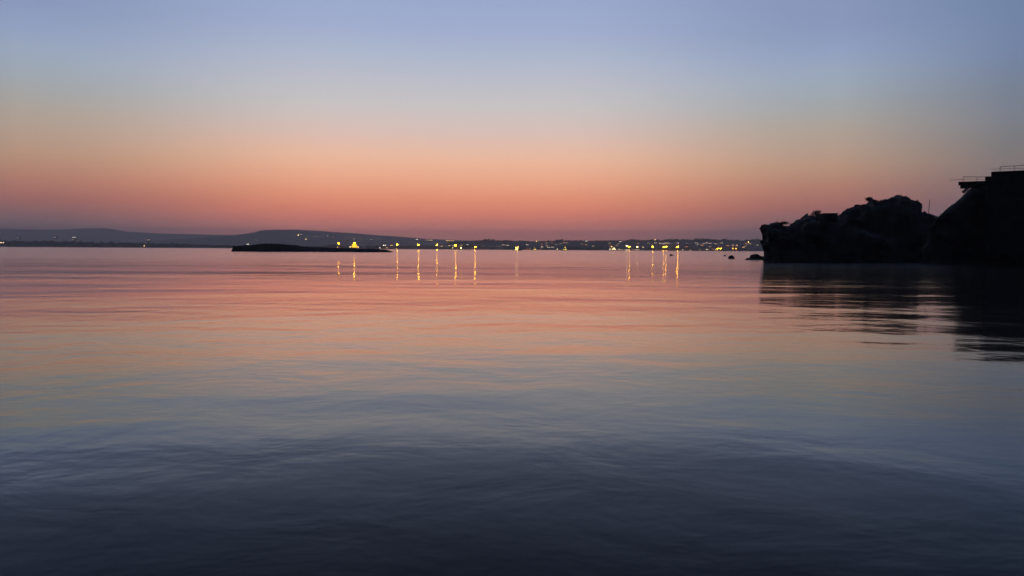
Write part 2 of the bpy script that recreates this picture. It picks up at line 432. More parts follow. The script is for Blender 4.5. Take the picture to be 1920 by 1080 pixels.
# ------------------------------------------------------------------ rocks
def densify(pts, step):
    out = []
    for (a, b_) in zip(pts[:-1], pts[1:]):
        n = max(1, int(math.hypot(b_[0] - a[0], b_[1] - a[1]) / step))
        for i in range(n):
            u = i / n; out.append((a[0] + (b_[0] - a[0]) * u, a[1] + (b_[1] - a[1]) * u))
    out.append(pts[-1]); return out
def rock_mass(name, outline, D, front, back, m, amp=0.35, step=2.5, seed=0.0, rings=34, power=0.55, strata=0.04, jag=1.0, lat=0.9):
    """rock whose widest section stands at distance D with the given skyline; it bulges front metres forwards and back metres behind"""
    pts = densify(outline, step)
    P = [at(px, py, D) for px, py in pts]
    cx = sum(p.x for p in P) / len(P); zb = -1.2
    V = []
    prof = [(-math.pi / 2, c_, -(1 + 0.12 * (1 - c_ / 0.3))) for c_ in (0.0, 0.12, 0.22)]
    prof += [(-math.pi / 2 + math.pi * k / (rings - 1), None, None) for k in range(rings)]
    prof += [(math.pi / 2, c_, 1 + 0.12 * (1 - c_ / 0.3)) for c_ in (0.22, 0.12, 0.0)]
    for p in P:
        for phi, s, dn in prof:
            if s is None:
                s = max(0.03, math.cos(phi)) ** power; dn = math.sin(phi)
            dep = -dn * (front if phi > 0 else back)
            q = Vector((cx + (p.x - cx) * s + dep * cx / D, D + dep, zb + (p.z - zb) * s))
            n = fbm((q.x * 0.28 + seed, q.y * 0.28, q.z * 0.28), 5)
            n2 = fbm((q.x * 0.10 + seed, q.y * 0.10, q.z * 0.3), 3)
            n3 = abs(fbm((q.x * 0.55 + seed, q.y * 0.55, q.z * 0.8), 4))
            st = math.sin(q.z * 5.0 + 2.5 * mnoise.noise(q * 0.25)) * strata
            dirv = Vector(((p.x - cx), 0, (p.z - zb))); dirv.normalize()
            dirv = dirv * max(0.0, math.cos(phi)) * lat + Vector((-math.sin(phi) * cx / D, -math.sin(phi), 0))
            edge = 1.0 if p.z > 0.3 else 0.3
            top = abs(phi) < 0.35
            w_ = 0.18 if top else 1.0
            q += dirv * (n * amp * 1.6 + n2 * amp * 2.0 + st - n3 * amp * 1.5) * edge * w_
            if top:
                jg = mnoise.noise(Vector((q.x * 0.75, q.y * 0.3, seed)))
                q.z += (0.16 * fbm((q.x * 1.9, q.y * 1.2, seed), 3) + 0.22 * (round(jg * 4) / 4) - 0.05) * edge * jag
            # split into blocks: each block stands proud or back, with a crack round it
            vd, vp = mnoise.voronoi(Vector((q.x * 0.42 + seed, q.y * 0.42, q.z * 0.62)))[:2]
            blk = (mnoise.cell(vp[0] * 3.7) - 0.5) * 1.3 - 1.6 * max(0.0, 0.16 - (vd[1] - vd[0]))
            q += dirv * blk * amp * edge * (0.5 if top else 1.0)
            if top: q.z += blk * 0.5 * amp * edge * jag
            V.append(q)
    rings = len(prof)
    return grid_mesh(name, V, len(pts), rings, m, smooth=False)

OUT_A = [(1431, 495), (1433, 478), (1432.5, 471), (1430.5, 462), (1424, 452), (1423, 448), (1427, 443), (1427.5, 437), (1425, 428), (1429.5, 424.5), (1440, 423),
         (1449, 421.5), (1458, 420), (1470, 420.5), (1477, 421), (1486, 419), (1498, 412.6), (1508, 406.7), (1517, 401), (1526, 401), (1566, 403),
         (1580, 412), (1620, 425), (1660, 440), (1700, 480), (1705, 495)]
OUT_B = [(1500, 497), (1520, 440), (1552, 415), (1566, 411), (1572, 409), (1579, 404.4), (1588, 393.3), (1604.4, 386.7), (1618, 379), (1626.7, 376), (1633, 373), (1642, 375.8),
         (1651, 377), (1662, 375), (1673, 370.9), (1686.7, 369), (1700, 368.6), (1706.7, 372.5), (1715.6, 377.8), (1727.8, 382.7), (1731, 393.3), (1737.8, 401),
         (1746.7, 404.4), (1756, 408), (1790, 425), (1830, 470), (1835, 497)]
OUT_C = [(1716, 502), (1729, 483), (1726, 466), (1741, 447), (1737, 431), (1747, 420), (1755, 409), (1768, 397.5), (1788, 381), (1806, 365.5), (1816, 356), (1825, 350.5), (1840, 347), (1870, 345), (1960, 345), (2060, 350), (2150, 400), (2200, 500)]
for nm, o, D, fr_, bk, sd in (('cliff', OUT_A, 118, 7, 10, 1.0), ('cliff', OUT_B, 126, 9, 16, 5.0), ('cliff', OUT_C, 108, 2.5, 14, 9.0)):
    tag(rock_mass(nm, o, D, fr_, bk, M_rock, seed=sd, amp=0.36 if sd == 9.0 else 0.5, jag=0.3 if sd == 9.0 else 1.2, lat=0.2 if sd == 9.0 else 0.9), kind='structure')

def boulder(name, c, sx, sy, sz, m, seed, sub=3, rot=0.0):
    b = B(); bmesh.ops.create_icosphere(b, subdivisions=sub, radius=1.0)
    for v in b.verts:
        p = v.co.copy()
        n = 1 + 0.32 * fbm(p * 1.3 + Vector((seed, 0, seed)), 4)
        for ax in (Vector((0.8, 0.3, 0.5)), Vector((-0.6, -0.5, 0.6)), Vector((0.1, -0.8, 0.55)), Vector((-.9, .3, .2))):
            ax = ax.normalized(); d = p.dot(ax)
            if d > 0.62: n *= 0.62 / d * 0.8 + 0.2
        v.co = Vector((p.x * sx, p.y * sy, p.z * sz)) * n
    o = link(name, b, m, loc=c); o.rotation_euler = (0, 0, rot)
    return o
def rock_at(px0, px1, ytop, ywl, label, seed, m=M_rock2, group=None, depth=0.8):
    g = ground((px0 + px1) / 2, ywl); w = (px1 - px0) / F * g.y; h = (ywl - ytop) / F * g.y * 0.85
    o = boulder('rock', (g.x, g.y + w * depth * 0.4, h * 0.12), w * 0.56, w * 0.5 * depth, h * 1.0, m, seed)
    return tag(o, label, 'rock', group)
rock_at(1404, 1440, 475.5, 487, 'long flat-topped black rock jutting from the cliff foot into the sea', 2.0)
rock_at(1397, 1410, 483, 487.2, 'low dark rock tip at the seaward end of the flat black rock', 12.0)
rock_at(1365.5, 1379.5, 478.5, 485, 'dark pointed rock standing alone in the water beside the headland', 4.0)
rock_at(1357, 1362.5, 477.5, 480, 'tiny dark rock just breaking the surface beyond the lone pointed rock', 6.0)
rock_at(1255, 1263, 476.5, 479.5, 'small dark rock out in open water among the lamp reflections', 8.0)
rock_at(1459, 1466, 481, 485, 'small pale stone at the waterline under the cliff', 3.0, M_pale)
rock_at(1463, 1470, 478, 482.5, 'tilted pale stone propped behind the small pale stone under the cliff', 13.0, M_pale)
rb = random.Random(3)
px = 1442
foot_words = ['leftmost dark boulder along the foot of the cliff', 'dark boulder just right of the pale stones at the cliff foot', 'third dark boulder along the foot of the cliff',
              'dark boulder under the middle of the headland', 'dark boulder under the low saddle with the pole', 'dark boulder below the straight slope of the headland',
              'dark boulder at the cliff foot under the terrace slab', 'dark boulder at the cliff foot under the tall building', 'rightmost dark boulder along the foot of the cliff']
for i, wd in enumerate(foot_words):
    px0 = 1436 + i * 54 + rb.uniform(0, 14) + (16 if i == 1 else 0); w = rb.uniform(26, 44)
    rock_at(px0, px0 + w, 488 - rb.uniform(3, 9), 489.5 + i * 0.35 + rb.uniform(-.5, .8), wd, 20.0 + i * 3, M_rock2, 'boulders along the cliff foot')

# ------------------------------------------------------------------ island
ISL = [(437, 471), (440, 463.5), (444, 462), (465, 461), (478, 459.2), (500, 458.2), (515, 458.5), (535, 459.4), (542, 460.8), (580, 462.8), (600, 464), (640, 465.2), (700, 466.6), (725, 468.3), (735, 471.5)]
Yi = 345.0
cols = np.arange(437, 736, 1.0); rows = 25; V = []
for px in cols:
    zt = at(px, interp(ISL, px) - (1.6 if px < 600 else 0.7) * mnoise.noise(Vector((px * 0.07, 1, 0))) - (1.4 if px < 600 else 0.7) * mnoise.noise(Vector((px * 0.23, 3, 0))), Yi).z
    for k in range(rows):
        u = k / (rows - 1) * 2 - 1
        s = max(0.0, 1 - abs(u) ** 3.0)
        x = xat(px, Yi); y = Yi + u * 9.0 * (1 - 0.55 * abs((px - 586) / 150) ** 2)
        z = -0.6 + (zt + 0.55) * s + 0.16 * fbm((x * 0.8, y * 0.8, 0), 4) * s
        V.append((x, y, z))
tag(grid_mesh('island', V, len(cols), rows, M_rock2, smooth=False), kind='structure')

def leafy(bm, c, rx, ry, rz, n, size, rng):
    for i in range(n):
        while True:
            p = Vector((rng.uniform(-1, 1), rng.uniform(-1, 1), rng.uniform(-1, 1)))
            if 0.15 < p.length < 1: break
        p = p * (0.75 + 0.35 * mnoise.noise(p * 2.3 + Vector(c)))
        q = Vector(c) + Vector((p.x * rx, p.y * ry, p.z * rz))
        a = Vector((rng.gauss(0, 1), rng.gauss(0, 1), rng.gauss(0, 1))).normalized(); b_ = a.orthogonal().normalized(); c_ = a.cross(b_)
        s = size * rng.uniform(0.6, 1.3)
        vs = [bm.verts.new(q + b_ * s), bm.verts.new(q + c_ * s * 0.5), bm.verts.new(q - b_ * s), bm.verts.new(q - c_ * s * 0.5)]
        bm.faces.new(vs)
rng = random.Random(21)
b = B()                                             # low scrub covering the islet
for i in range(330):
    px = rng.uniform(442, 728); t = interp(ISL, px)
    if px > 560 and rng.random() < 0.5: continue
    p = at(px, t, Yi); y = Yi + rng.uniform(-4, 4)
    r = (rng.uniform(0.3, 0.7) if rng.random() < 0.8 else rng.uniform(0.8, 1.3)) * (1.0 if px < 560 else (0.5 if px < 610 else 0.3))
    if mnoise.noise(Vector((px * 0.05, 4.0, 0))) < -0.12: continue
    leafy(b, (p.x, y, p.z - 0.1 - abs(y - Yi) * 0.04), r * 1.4, r * 1.4, r * 0.8, 40, 0.2, rng)
    ball(b, (p.x, y, p.z - 0.2 - abs(y - Yi) * 0.04), r * 0.9, 1, 0.8)
tag(link('scrub', b, M_leaf), kind='stuff')

# ------------------------------------------------------------------ headland shrubs
def bush(px, py, w_px, h_px, D, label, seed):
    rng = random.Random(seed)
    p = at(px, py, D); w = w_px / F * D; h = h_px / F * D
    t = tag(empty('shrub', p), label, 'shrub', 'shrubs on top of the headland')
    b = B()
    for i in range(5):
        leafy(b, (rng.uniform(-.3, .3) * w, rng.uniform(-.3, .3) * w, h * rng.uniform(0.25, 0.7)), w * 0.3, w * 0.3, h * 0.36, 130, 0.09, rng)
    link('foliage', b, M_leaf, t)
    b = B()
    for i in range(5):
        tube(b, (0, 0, -0.4), (rng.uniform(-.35, .35) * w, rng.uniform(-.2, .2) * w, h * rng.uniform(0.6, 1.05)), 0.035, 0.008, 5)
    link('stem', b, M_wood, t)
    return t
bush(1464, 424, 26, 10, 118, 'low dark shrub on the seaward lip of the headland', 1)
bush(1530, 406, 24, 13, 118, 'rounded dark shrub growing against the left side of the small hut', 2)
bush(1633, 379, 22, 10, 126, 'dark shrub on the left peak of the middle mound', 3)
bush(1686, 372, 26, 7, 126, 'wide low dark shrub on the flat top of the middle mound', 4)
bush(1608, 389, 14, 6, 126, 'thin low dark shrub on the rising left flank of the mound', 5)
bush(1717, 382, 11, 7, 126, 'small dark shrub on the steep right shoulder of the mound', 6)
bush(1497, 416, 11, 5, 118, 'tiny dark shrub halfway up the slope left of the hut', 7)

def pole_thing(name, px, y0, y1, D, r, label, cat, arms=()):
    p = at(px, y1, D); top = at(px, y0, D)
    t = tag(empty(name, p), label, cat)
    b = B(); tube(b, (0, 0, -0.5), (0, 0, top.z - p.z), r, r * 0.7, 6); link('shaft', b, M_darkmetal, t)
    for (f_, l) in arms:
        b = B(); z = (top.z - p.z) * f_; tube(b, (-l, 0, z), (l, 0, z + 0.05), r * 0.6, None, 5); link('crossbar', b, M_darkmetal, t)
    return t
pole_thing('antenna_pole', 1741, 374, 402, 122, 0.05, 'thin leaning pole standing in the saddle left of the straight slope', 'pole', ((0.62, 0.12), (0.85, 0.1))).rotation_euler = (0, 0.045, 0)
pole_thing('marker_post', 1690.5, 364.5, 370, 126, 0.045, 'short post on the highest point of the middle mound', 'post', ((0.8, 0.1),))

# small hut
p0 = at(1541, 404, 115); p1 = at(1565.5, 404, 115); ztop = at(1555, 400.2, 115).z
t = tag(empty('hut', ((p0.x + p1.x) / 2, 115, p0.z - 0.6)), 'small flat-roofed dark hut on the cliff edge right of the rounded shrub', 'hut')
w = (p1.x - p0.x) / 2; hh = ztop - t.location.z
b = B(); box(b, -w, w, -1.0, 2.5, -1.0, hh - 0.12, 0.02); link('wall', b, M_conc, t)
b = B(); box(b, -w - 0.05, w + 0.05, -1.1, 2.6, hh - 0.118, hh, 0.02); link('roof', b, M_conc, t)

# ------------------------------------------------------------------ building on the headland
DT = 98.0
tl = at(1860, 322, DT); tr_ = at(1990, 320.5, DT); base_z = at(1860, 420, DT).z
t = tag(empty('clifftop_building', (tl.x, DT, base_z)), 'tall dark flat-roofed building with roof railing at the right edge of the headland', 'building')
t.rotation_euler = (0, 0, -math.atan2(tl.x, DT))
W = tr_.x - tl.x; Hh = tl.z - base_z
RB = Matrix.Rotation(math.atan2(tl.x, DT), 3, 'Z')
def loc(p):
    q = RB @ (p - t.location)
    return Vector((q.x, 0.3, q.z)) if abs(q.y) > 0.3 else q
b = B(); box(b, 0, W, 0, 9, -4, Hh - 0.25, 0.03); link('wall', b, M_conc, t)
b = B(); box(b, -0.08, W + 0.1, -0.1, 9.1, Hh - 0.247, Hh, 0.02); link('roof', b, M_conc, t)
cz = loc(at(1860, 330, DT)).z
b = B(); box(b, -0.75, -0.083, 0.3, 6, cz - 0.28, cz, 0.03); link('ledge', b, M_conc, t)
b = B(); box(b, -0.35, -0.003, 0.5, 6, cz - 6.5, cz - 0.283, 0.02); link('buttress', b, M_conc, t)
for wx in (2.6, 5.8):                                   # shallow wall piers and a raised parapet block
    b = B(); box(b, wx, wx + 0.35, -0.06, -0.003, -4, Hh - 0.26, 0.01); link('pier', b, M_conc, t)
rl = empty('railing', (0, 0, 0)); rl.parent = t
def rail(parent, a, b2, r=0.022, name='rail'):
    b = B(); tube(b, a, b2, r, None, 6); return link(name, b, M_metal, parent)
def front(px, py):
    """point just behind the building's front plane seen at (px, py), in the building's own axes"""
    o_ = RB @ (Vector((0, 0, CAM_H)) - t.location); d_ = RB @ ray(px, py)
    return o_ + d_ * ((0.3 - o_.y) / d_.y)
r1 = front(1875.6, 312.5); r2 = front(1902.7, 310.8); r3 = front(1990, 306)
rail(rl, r1, r3, 0.035)
rail(rl, front(1858, 317.3), front(1990, 313.2), 0.025)
for q in (r1, r2, r1 + (r2 - r1) * 2, r1 + (r2 - r1) * 3):
    rail(rl, (q.x, q.y, Hh), q, 0.035, 'post')
# terrace
DTr = 103.0
a0 = at(1797, 341, DTr); a1 = at(1858, 341, DTr); a2 = at(1801, 349, DTr)
t2 = tag(empty('roof_terrace', (a0.x, DTr, a2.z)), 'cantilevered dark terrace slab with thin railing left of the tall building', 'terrace')
AZ2 = math.atan2(a0.x, DTr)
t2.rotation_euler = (0, 0, -AZ2)
RB2 = Matrix.Rotation(AZ2, 3, 'Z')
def loc2(px, py):
    """point of the terrace's front plane seen at (px, py), in the terrace's own axes"""
    o_ = RB2 @ (Vector((0, 0, CAM_H)) - t2.location); d_ = RB2 @ ray(px, py)
    return o_ + d_ * (-o_.y / d_.y)
L_ = loc2(1862, 341).x; th = a0.z - a2.z
b = B(); box(b, 0.25, L_, 0, 5, 0, th - 0.12, 0.03); link('slab', b, M_conc, t2)
b = B(); box(b, 0, L_, -0.1, 5.1, th - 0.118, th, 0.02); link('coping', b, M_conc, t2)
s0 = loc2(1821, 345); s1 = loc2(1805, 361)
b = B(); tube(b, (s1.x, 0.4, s1.z), (s0.x, 0.4, s0.z - 0.1), 0.2, None, 4); link('strut', b, M_concp, t2)
q1 = loc2(1806, 331.3); q2 = loc2(1832, 331.6); q3 = loc2(1850, 331.8)
rl2 = empty('railing', (0, 0, 0)); rl2.parent = t2
rail(rl2, q1, q3, 0.035)
for q in (q1, q2, q3): rail(rl2, (q.x, q.y, th), q, 0.035, 'post')
rail(rl2, loc2(1779.6, 338), loc2(1806, 336), 0.03)
rail(rl2, loc2(1806, 336), loc2(1850, 336), 0.02)

ORD = ['leftmost', 'second from left', 'third from left', 'fourth from left', 'fifth from left', 'sixth from left', 'seventh from left', 'eighth from left', 'ninth from left', 'tenth from left',
       'eleventh from left', 'twelfth from left', 'thirteenth from left', 'fourteenth from left', 'fifteenth from left', 'sixteenth from left', 'seventeenth from left', 'eighteenth from left', 'nineteenth from left', 'twentieth from left']
def order(i, n): return 'rightmost' if i == n - 1 else ORD[i]

# ------------------------------------------------------------------ lamps of the far shore
def head_mesh(r):
    b = B(); ball(b, (0, 0, 0), r, 2, 0.85); me = bpy.data.meshes.new('lamp_head'); b.to_mesh(me); b.free(); return me
def make_lamp(px, py, r, m, label, Y=2215.0, base=None, group='lamps along the far shore', cat='street lamp'):
    p = at(px, py, Y)
    zb = 1.2 if base is None else base
    t = tag(empty('street_lamp', (p.x, p.y, zb)), label, cat, group)
    h = p.z - zb
    b = B(); tube(b, (0, 0, -1.5), (0, 0, h - r * 0.8), 0.25, 0.14, 6); link('pole', b, M_darkmetal, t)
    b = B(); ball(b, (0, 0, h), r, 1, 0.85); link('lamp_head', b, m, t, smooth=True)
    b = B(); bmesh.ops.create_cone(b, cap_ends=True, segments=10, radius1=r * 0.9, radius2=r * 0.2, depth=r * 0.35, matrix=Matrix.Translation((0, 0, h + r * 1.0)))
    link('hood', b, M_darkmetal, t)
    return t
LAMPS = [
    (634.8, 456.8, 1.7, G_yellow, 'yellow lamp left of the glowing domed building'),
    (656.5, 463, 1.3, G_small, 'small pale lamp at the left foot of the glowing dome'),
    (671.5, 463, 1.2, G_small, 'small pale lamp at the right foot of the glowing dome'),
    (744.5, 459, 2.0, G_yellow, 'bright yellow lamp just right of the island tip, first of the three spaced lamps'),
    (784.4, 459, 2.0, G_yellow, 'bright yellow lamp, middle of the three spaced lamps right of the island'),
    (819.2, 459.5, 1.9, G_yellow, 'bright yellow lamp, last of the three spaced lamps before the cluster of house lights'),
    (854.2, 460, 1.9, G_yellow, 'tall yellow lamp standing in the cluster of house lights'),
    (864.5, 465, 1.2, G_white, 'low white lamp between the two tall yellow lamps of the cluster'),
    (848.5, 465, 1.0, G_small, 'low white lamp at the left foot of the cluster of house lights'),
    (890.8, 463, 2.2, G_yellow, 'large yellow lamp at the right end of the cluster of house lights'),
    (1175.2, 461, 1.9, G_white, 'tallest white lamp above the row of quay lights'),
    (1180.3, 463, 1.4, G_yellow, 'yellow lamp close beside the tallest white quay lamp'),
    (1195, 463, 1.9, G_white, 'pale yellow lamp above the right end of the white quay lights'),
    (1206, 463.5, 1.2, G_small, 'lone small white lamp right of the white quay lights'),
    (1147.2, 462.8, 1.1, G_small, 'small white lamp above the left end of the quay lights'),
    (1224, 463, 1.8, G_yellow, 'pale yellow lamp below the pair of white hilltop lights'),
    (1244.5, 463, 1.5, G_yellow, 'smaller left lamp of the close amber pair'),
    (1249.2, 463, 1.9, G_amber, 'larger right lamp of the close amber pair'),
    (1270.8, 463, 2.3, G_amber, 'largest amber lamp on the right half of the shore'),
    (1345.5, 466.3, 0.85, G_yellow, 'yellow lamp of the low group before the headland, second from its right end'),
    (1351, 466.5, 0.85, G_yellow, 'rightmost yellow lamp of the low group before the headland'),
    (1374, 466, 1.1, G_smally, 'left lamp of the small orange pair near the headland'),
    (1380, 466, 1.1, G_smally, 'right lamp of the small orange pair near the headland'),
]
for px, py, r, m, lb in LAMPS: make_lamp(px, py, r * (0.72 if m is G_small else 0.9 if m is G_white else 1.05), m, lb)
make_lamp(1228.5, 450, 1.5, G_small, 'left lamp of the white pair on the hilltop', 3080, at(1228.5, 454, 3080).z, 'white lamps on the hilltop')
make_lamp(1234.7, 449.7, 1.5, G_small, 'right lamp of the white pair on the hilltop', 3080, at(1234, 454, 3080).z, 'white lamps on the hilltop')
make_lamp(1403, 454, 1.3, G_small, 'white lamp high on the hill beside the headland', 3000, at(1403, 458, 3000).z, 'white lamps on the hilltop')
make_lamp(1006, 452, 1.2, G_small, 'small white lamp high on the hill above the greenish lit boat', 3060, at(1006, 455, 3060).z, 'white lamps on the hilltop')
make_lamp(573, 449, 2.6, G_small, 'brightest white lamp on the flat-topped hill above the island', 4600, at(573, 452, 4600).z, 'lamps on the flat-topped hill')
make_lamp(559.4, 441, 2.2, G_small, 'white lamp high on the flat-topped hill', 4900, at(559, 443, 4900).z, 'lamps on the flat-topped hill')
make_lamp(2, 455, 1.7, G_edge, 'left lamp of the pale pair at the left edge of the view', 2260, 2, 'lamps along the far shore')
make_lamp(6.3, 455, 1.5, G_edge, 'right lamp of the pale pair at the left edge of the view', 2260, 2, 'lamps along the far shore')

# quay: a long low wall with many small lights
def quay_light(px, py, r, m, label, Y=2205, group='small lights along the quay'):
    p = at(px, py, Y)
    t = tag(empty('quay_light', (p.x, p.y, 0.3)), label, 'light', group)
    b = B(); tube(b, (0, 0, -1), (0, 0, max(0.5, p.z - 0.3)), 0.16, None, 5); link('post', b, M_darkmetal, t)
    b = B(); ball(b, (0, 0, max(0.8, p.z - 0.3)), r, 1); link('lamp_head', b, m, t)
for i, px in enumerate((1143.5, 1148.2, 1151.2, 1153.6)):
    quay_light(px, 467.4 - (i == 2) * 1.4, 1.2, G_white if i == 2 else G_quay, 'white light in the bright low cluster at the quay left end, ' + order(i, 4))
for i, px in enumerate((1159, 1161.5, 1164, 1167.5)):
    quay_light(px, 467.3, 0.6, G_quay, 'white light in the low row left of the tallest quay lamp, ' + order(i, 4))
for i, px in enumerate((1173, 1175.5, 1178, 1180.4)):
    quay_light(px, 468.3, 0.6, G_quay, 'white light in the low row under the tallest quay lamp, ' + order(i, 4))
for i, px in enumerate((1186.5, 1191, 1194.6, 1198.5)):
    quay_light(px, 467.5, 0.55, G_quay, 'white light in the low row under the pale yellow lamp, ' + order(i, 4))
for px in (1280, 1294, 1312):
    quay_light(px, 468.3, 0.75, G_quay, {1280: 'low white light just right of the largest amber lamp', 1294: 'low white light between the amber lamp and the low yellow group', 1312: 'faint low light left of the low yellow group'}[px])
for i, px in enumerate((1321, 1324.5, 1327.2)): quay_light(px, 467.4, 0.65, G_quay, 'white light in the close row left of the low yellow group, ' + order(i, 3))
quay_light(1336.3, 467, 0.9, G_orange, 'amber light at the left end of the low yellow group')
quay_light(1341.8, 468.3, 0.9, G_quay, 'lowest yellow light at the waterline of the low yellow group')
for i in range(10):
    quay_light(906 + i * 4.0, 461.4 + 0.15 * i, 0.55, G_dim, 'tiny white light in the even string left of the first boat, ' + order(i, 10), 2400)
rq = random.Random(71)
MIDS = sorted((rq.uniform(1140, 1285), rq.uniform(464.5, 467.5)) for i in range(16))
for i, (px, py) in enumerate(MIDS):
    quay_light(px, py, rq.uniform(0.35, 0.6), (G_quay, G_orange, G_faint)[i % 3], 'tiny point of light scattered behind the quay, ' + order(i, 16), 2420)
LOWS = sorted((rq.uniform(1284, 1422), rq.uniform(464.5, 468)) for i in range(14))
for i, (px, py) in enumerate(LOWS):
    quay_light(px, py, rq.uniform(0.35, 0.6), (G_orange, G_quay, G_faint)[i % 3], 'tiny point of light scattered on the shore beside the headland, ' + order(i, 14), 2420)
quay_light(989, 467, .7, G_orange, 'left one of two small orange lights between the first two boats')
quay_light(993.2, 467, .7, G_orange, 'right one of two small orange lights between the first two boats')
quay_light(1014.3, 467, .8, G_orange, 'small orange light just right of the greenish lit boat')
quay_light(1044.8, 467, 1.1, G_quay, 'single white light left of the third boat')

# ------------------------------------------------------------------ domed building
DY = 2230.0
c = at(664, 464, DY)
t = tag(empty('domed_building', (c.x, c.y, 1.0)), 'building with a large glowing yellow dome seen over the low right end of the island', 'building')
zd = c.z - 1.0; s = DY / F
b = B(); box(b, -11, 11, -3, 10, -1.5, zd, 0.1); link('wall', b, M_housewall, t)
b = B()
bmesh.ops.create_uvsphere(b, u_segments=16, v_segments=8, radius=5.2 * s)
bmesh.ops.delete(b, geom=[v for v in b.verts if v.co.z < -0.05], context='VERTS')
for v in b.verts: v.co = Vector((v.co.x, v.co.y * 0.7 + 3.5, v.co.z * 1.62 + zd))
link('dome', b, G_dome, t, smooth=True)  # no lamp itself: the shell glows to imitate floodlights and their halo
b = B(); ball(b, (0, 2.8, zd + 13.6), 1.5, 1); link('floodlight', b, G_dome_lamp, t, smooth=True)
for k in range(8):
    a = k * math.pi / 8; b = B()
    for i in range(8):
        f0 = i / 8 * math.pi / 2; f1 = (i + 1) / 8 * math.pi / 2
        R_ = 5.25 * s
        pa = [Vector((R_ * math.cos(f) * math.cos(a), R_ * math.cos(f) * math.sin(a) * 0.7 + 3.5, R_ * 1.62 * math.sin(f) + zd)) for f in (f0, f1)]
        tube(b, pa[0], pa[1], 0.12, None, 4)
    link('rib', b, M_darkmetal, t)

# ------------------------------------------------------------------ houses
HOUSE = {}
def house_proto(kind, gm):
    t = empty('house', (0, 0, 0))
    w, d, h = {'low': (9, 8, 4.5), 'tall': (9, 8, 7.5), 'small': (6, 6, 4)}[kind]
    b = B(); box(b, -w / 2, w / 2, -d / 2, d / 2, -3, h); link('wall', b, M_housewall, t)
    b = B()
    vs = [b.verts.new(v) for v in ((-w / 2 - .4, -d / 2 - .4, h + .003), (w / 2 + .4, -d / 2 - .4, h + .003), (w / 2 + .4, d / 2 + .4, h + .003), (-w / 2 - .4, d / 2 + .4, h + .003), (-w / 2 - .4, 0, h + 1.8), (w / 2 + .4, 0, h + 1.8))]
    for f in ((0, 1, 5, 4), (1, 2, 5), (2, 3, 4, 5), (3, 0, 4), (3, 2, 1, 0)): b.faces.new([vs[i] for i in f])
    link('roof', b, M_roof, t)
    for i, wx in enumerate((-w * 0.25, w * 0.25)):
        b = B(); box(b, wx - 0.7, wx + 0.7, -d / 2 - 0.06, -d / 2 + 0.1, h * 0.5 - 0.7, h * 0.5 + 0.9)
        link('window', b, gm if i == 0 else (gm if kind != 'small' else M_darkmetal), t)
    if kind == 'tall':
        b = B(); box(b, -1.2, 1.2, -d / 2 - 0.06, -d / 2 + 0.1, 0.1, 2.3); link('door', b, M_darkmetal, t)
    return t
used = {}
def house(px, py, Y, kind, gm, label, group, scale=1.0):
    key = (kind, gm.name); p = at(px, py, Y)
    if key not in used:
        o = house_proto(kind, gm); used[key] = o
    else: o = copy_tree(used[key])
    h = {'low': 4.5, 'tall': 7.5, 'small': 4}[kind] * 0.5
    o.location = (p.x, p.y, p.z - h * scale); o.scale = (scale,) * 3; o.rotation_euler = (0, 0, random.uniform(-0.5, 0.5))
    return tag(o, label, 'house', group)
HG = 'lit houses on the hills and shore'
for i, (px, py) in enumerate(((828.5, 461.5), (838, 463), (841.5, 463.5), (843.5, 460.5), (850, 460.5), (861, 463), (866, 460), (877, 459), (883, 461), (887, 464.5))):
    house(px, py, 2450, 'tall', G_winw if i % 3 == 1 else G_win, 'lit house in the cluster around the tall yellow lamp, ' + order(i, 10), HG, 0.8)
for i, px in enumerate((839.5, 842.5, 845.6, 848.2)): house(px, 451.5, 3050, 'low', G_win, 'lit house in the short row high above the house cluster, ' + order(i, 4), HG, 1.2)
HILL_LIGHTS = sorted(((697, 449), (664, 448), (659, 444), (615, 442.4), (590, 443.5), (597, 443), (563, 439.3), (543, 450), (480, 450), (542, 457.5), (532.5, 459), (648, 446), (678, 447), (709, 447), (604, 446), (624, 445), (520, 449), (556, 452), (585, 452), (638, 452)))
for i, (px, py) in enumerate(HILL_LIGHTS):
    br = px in (697, 532.5, 563)
    house(px, py, 4700, 'tall', G_winw if br else G_dim, ('small white' if br else 'faint') + ' lit house scattered on the flat-topped hill, ' + order(i, 20), HG, 1.6 if br else 1.2)
for px, py, lb in ((36, 446, 'dim lit house above the trees at the far left'), (105, 445, 'dim lit house second from the left above the shore trees'), (279, 449.5, 'faint lit house above the trees near the middle of the left shore')):
    house(px, py, 4300, 'tall', G_dim, lb, HG, 1.6)
for i, px in enumerate((139, 141, 143.2)): house(px, 445, 4300, 'tall', G_winw, 'bright white lit house in the short row above the left shore trees, ' + order(i, 3), HG, 1.7)
house(138.5, 450, 4200, 'low', G_dim, 'dim lit house below the bright white row above the left shore trees', HG, 1.5)
house(466, 458, 2600, 'low', G_winw, 'small white lit house just above the left end of the island', HG, 1.2)
house(272, 461, 2225, 'small', G_win, 'tiny lit hut at the waterline of the left shore', HG, 1.2)
for px, py, lb in ((600, 464, 'faint lit house over the middle of the island'), (624.5, 463, 'bright lit house left of the yellow lamp by the dome'), (632, 463.5, 'lit house directly below the yellow lamp by the dome'),
                   (714.5, 465, 'bright white lit house over the right tip of the island'), (720, 460, 'small lit house above the bright white house at the island tip'), (726, 465, 'dim lit house at the very right tip of the island'), (734.7, 460, 'small reddish lit house left of the first spaced lamp')):
    house(px, py, 2300, 'tall', G_winw if 'white' in lb or 'bright' in lb else G_win, lb, HG, 1.25 if 'bright' in lb else 0.9)
house(781, 449, 3600, 'tall', G_winw, 'white lit house on the slope above the middle spaced lamp', HG, 1.4)
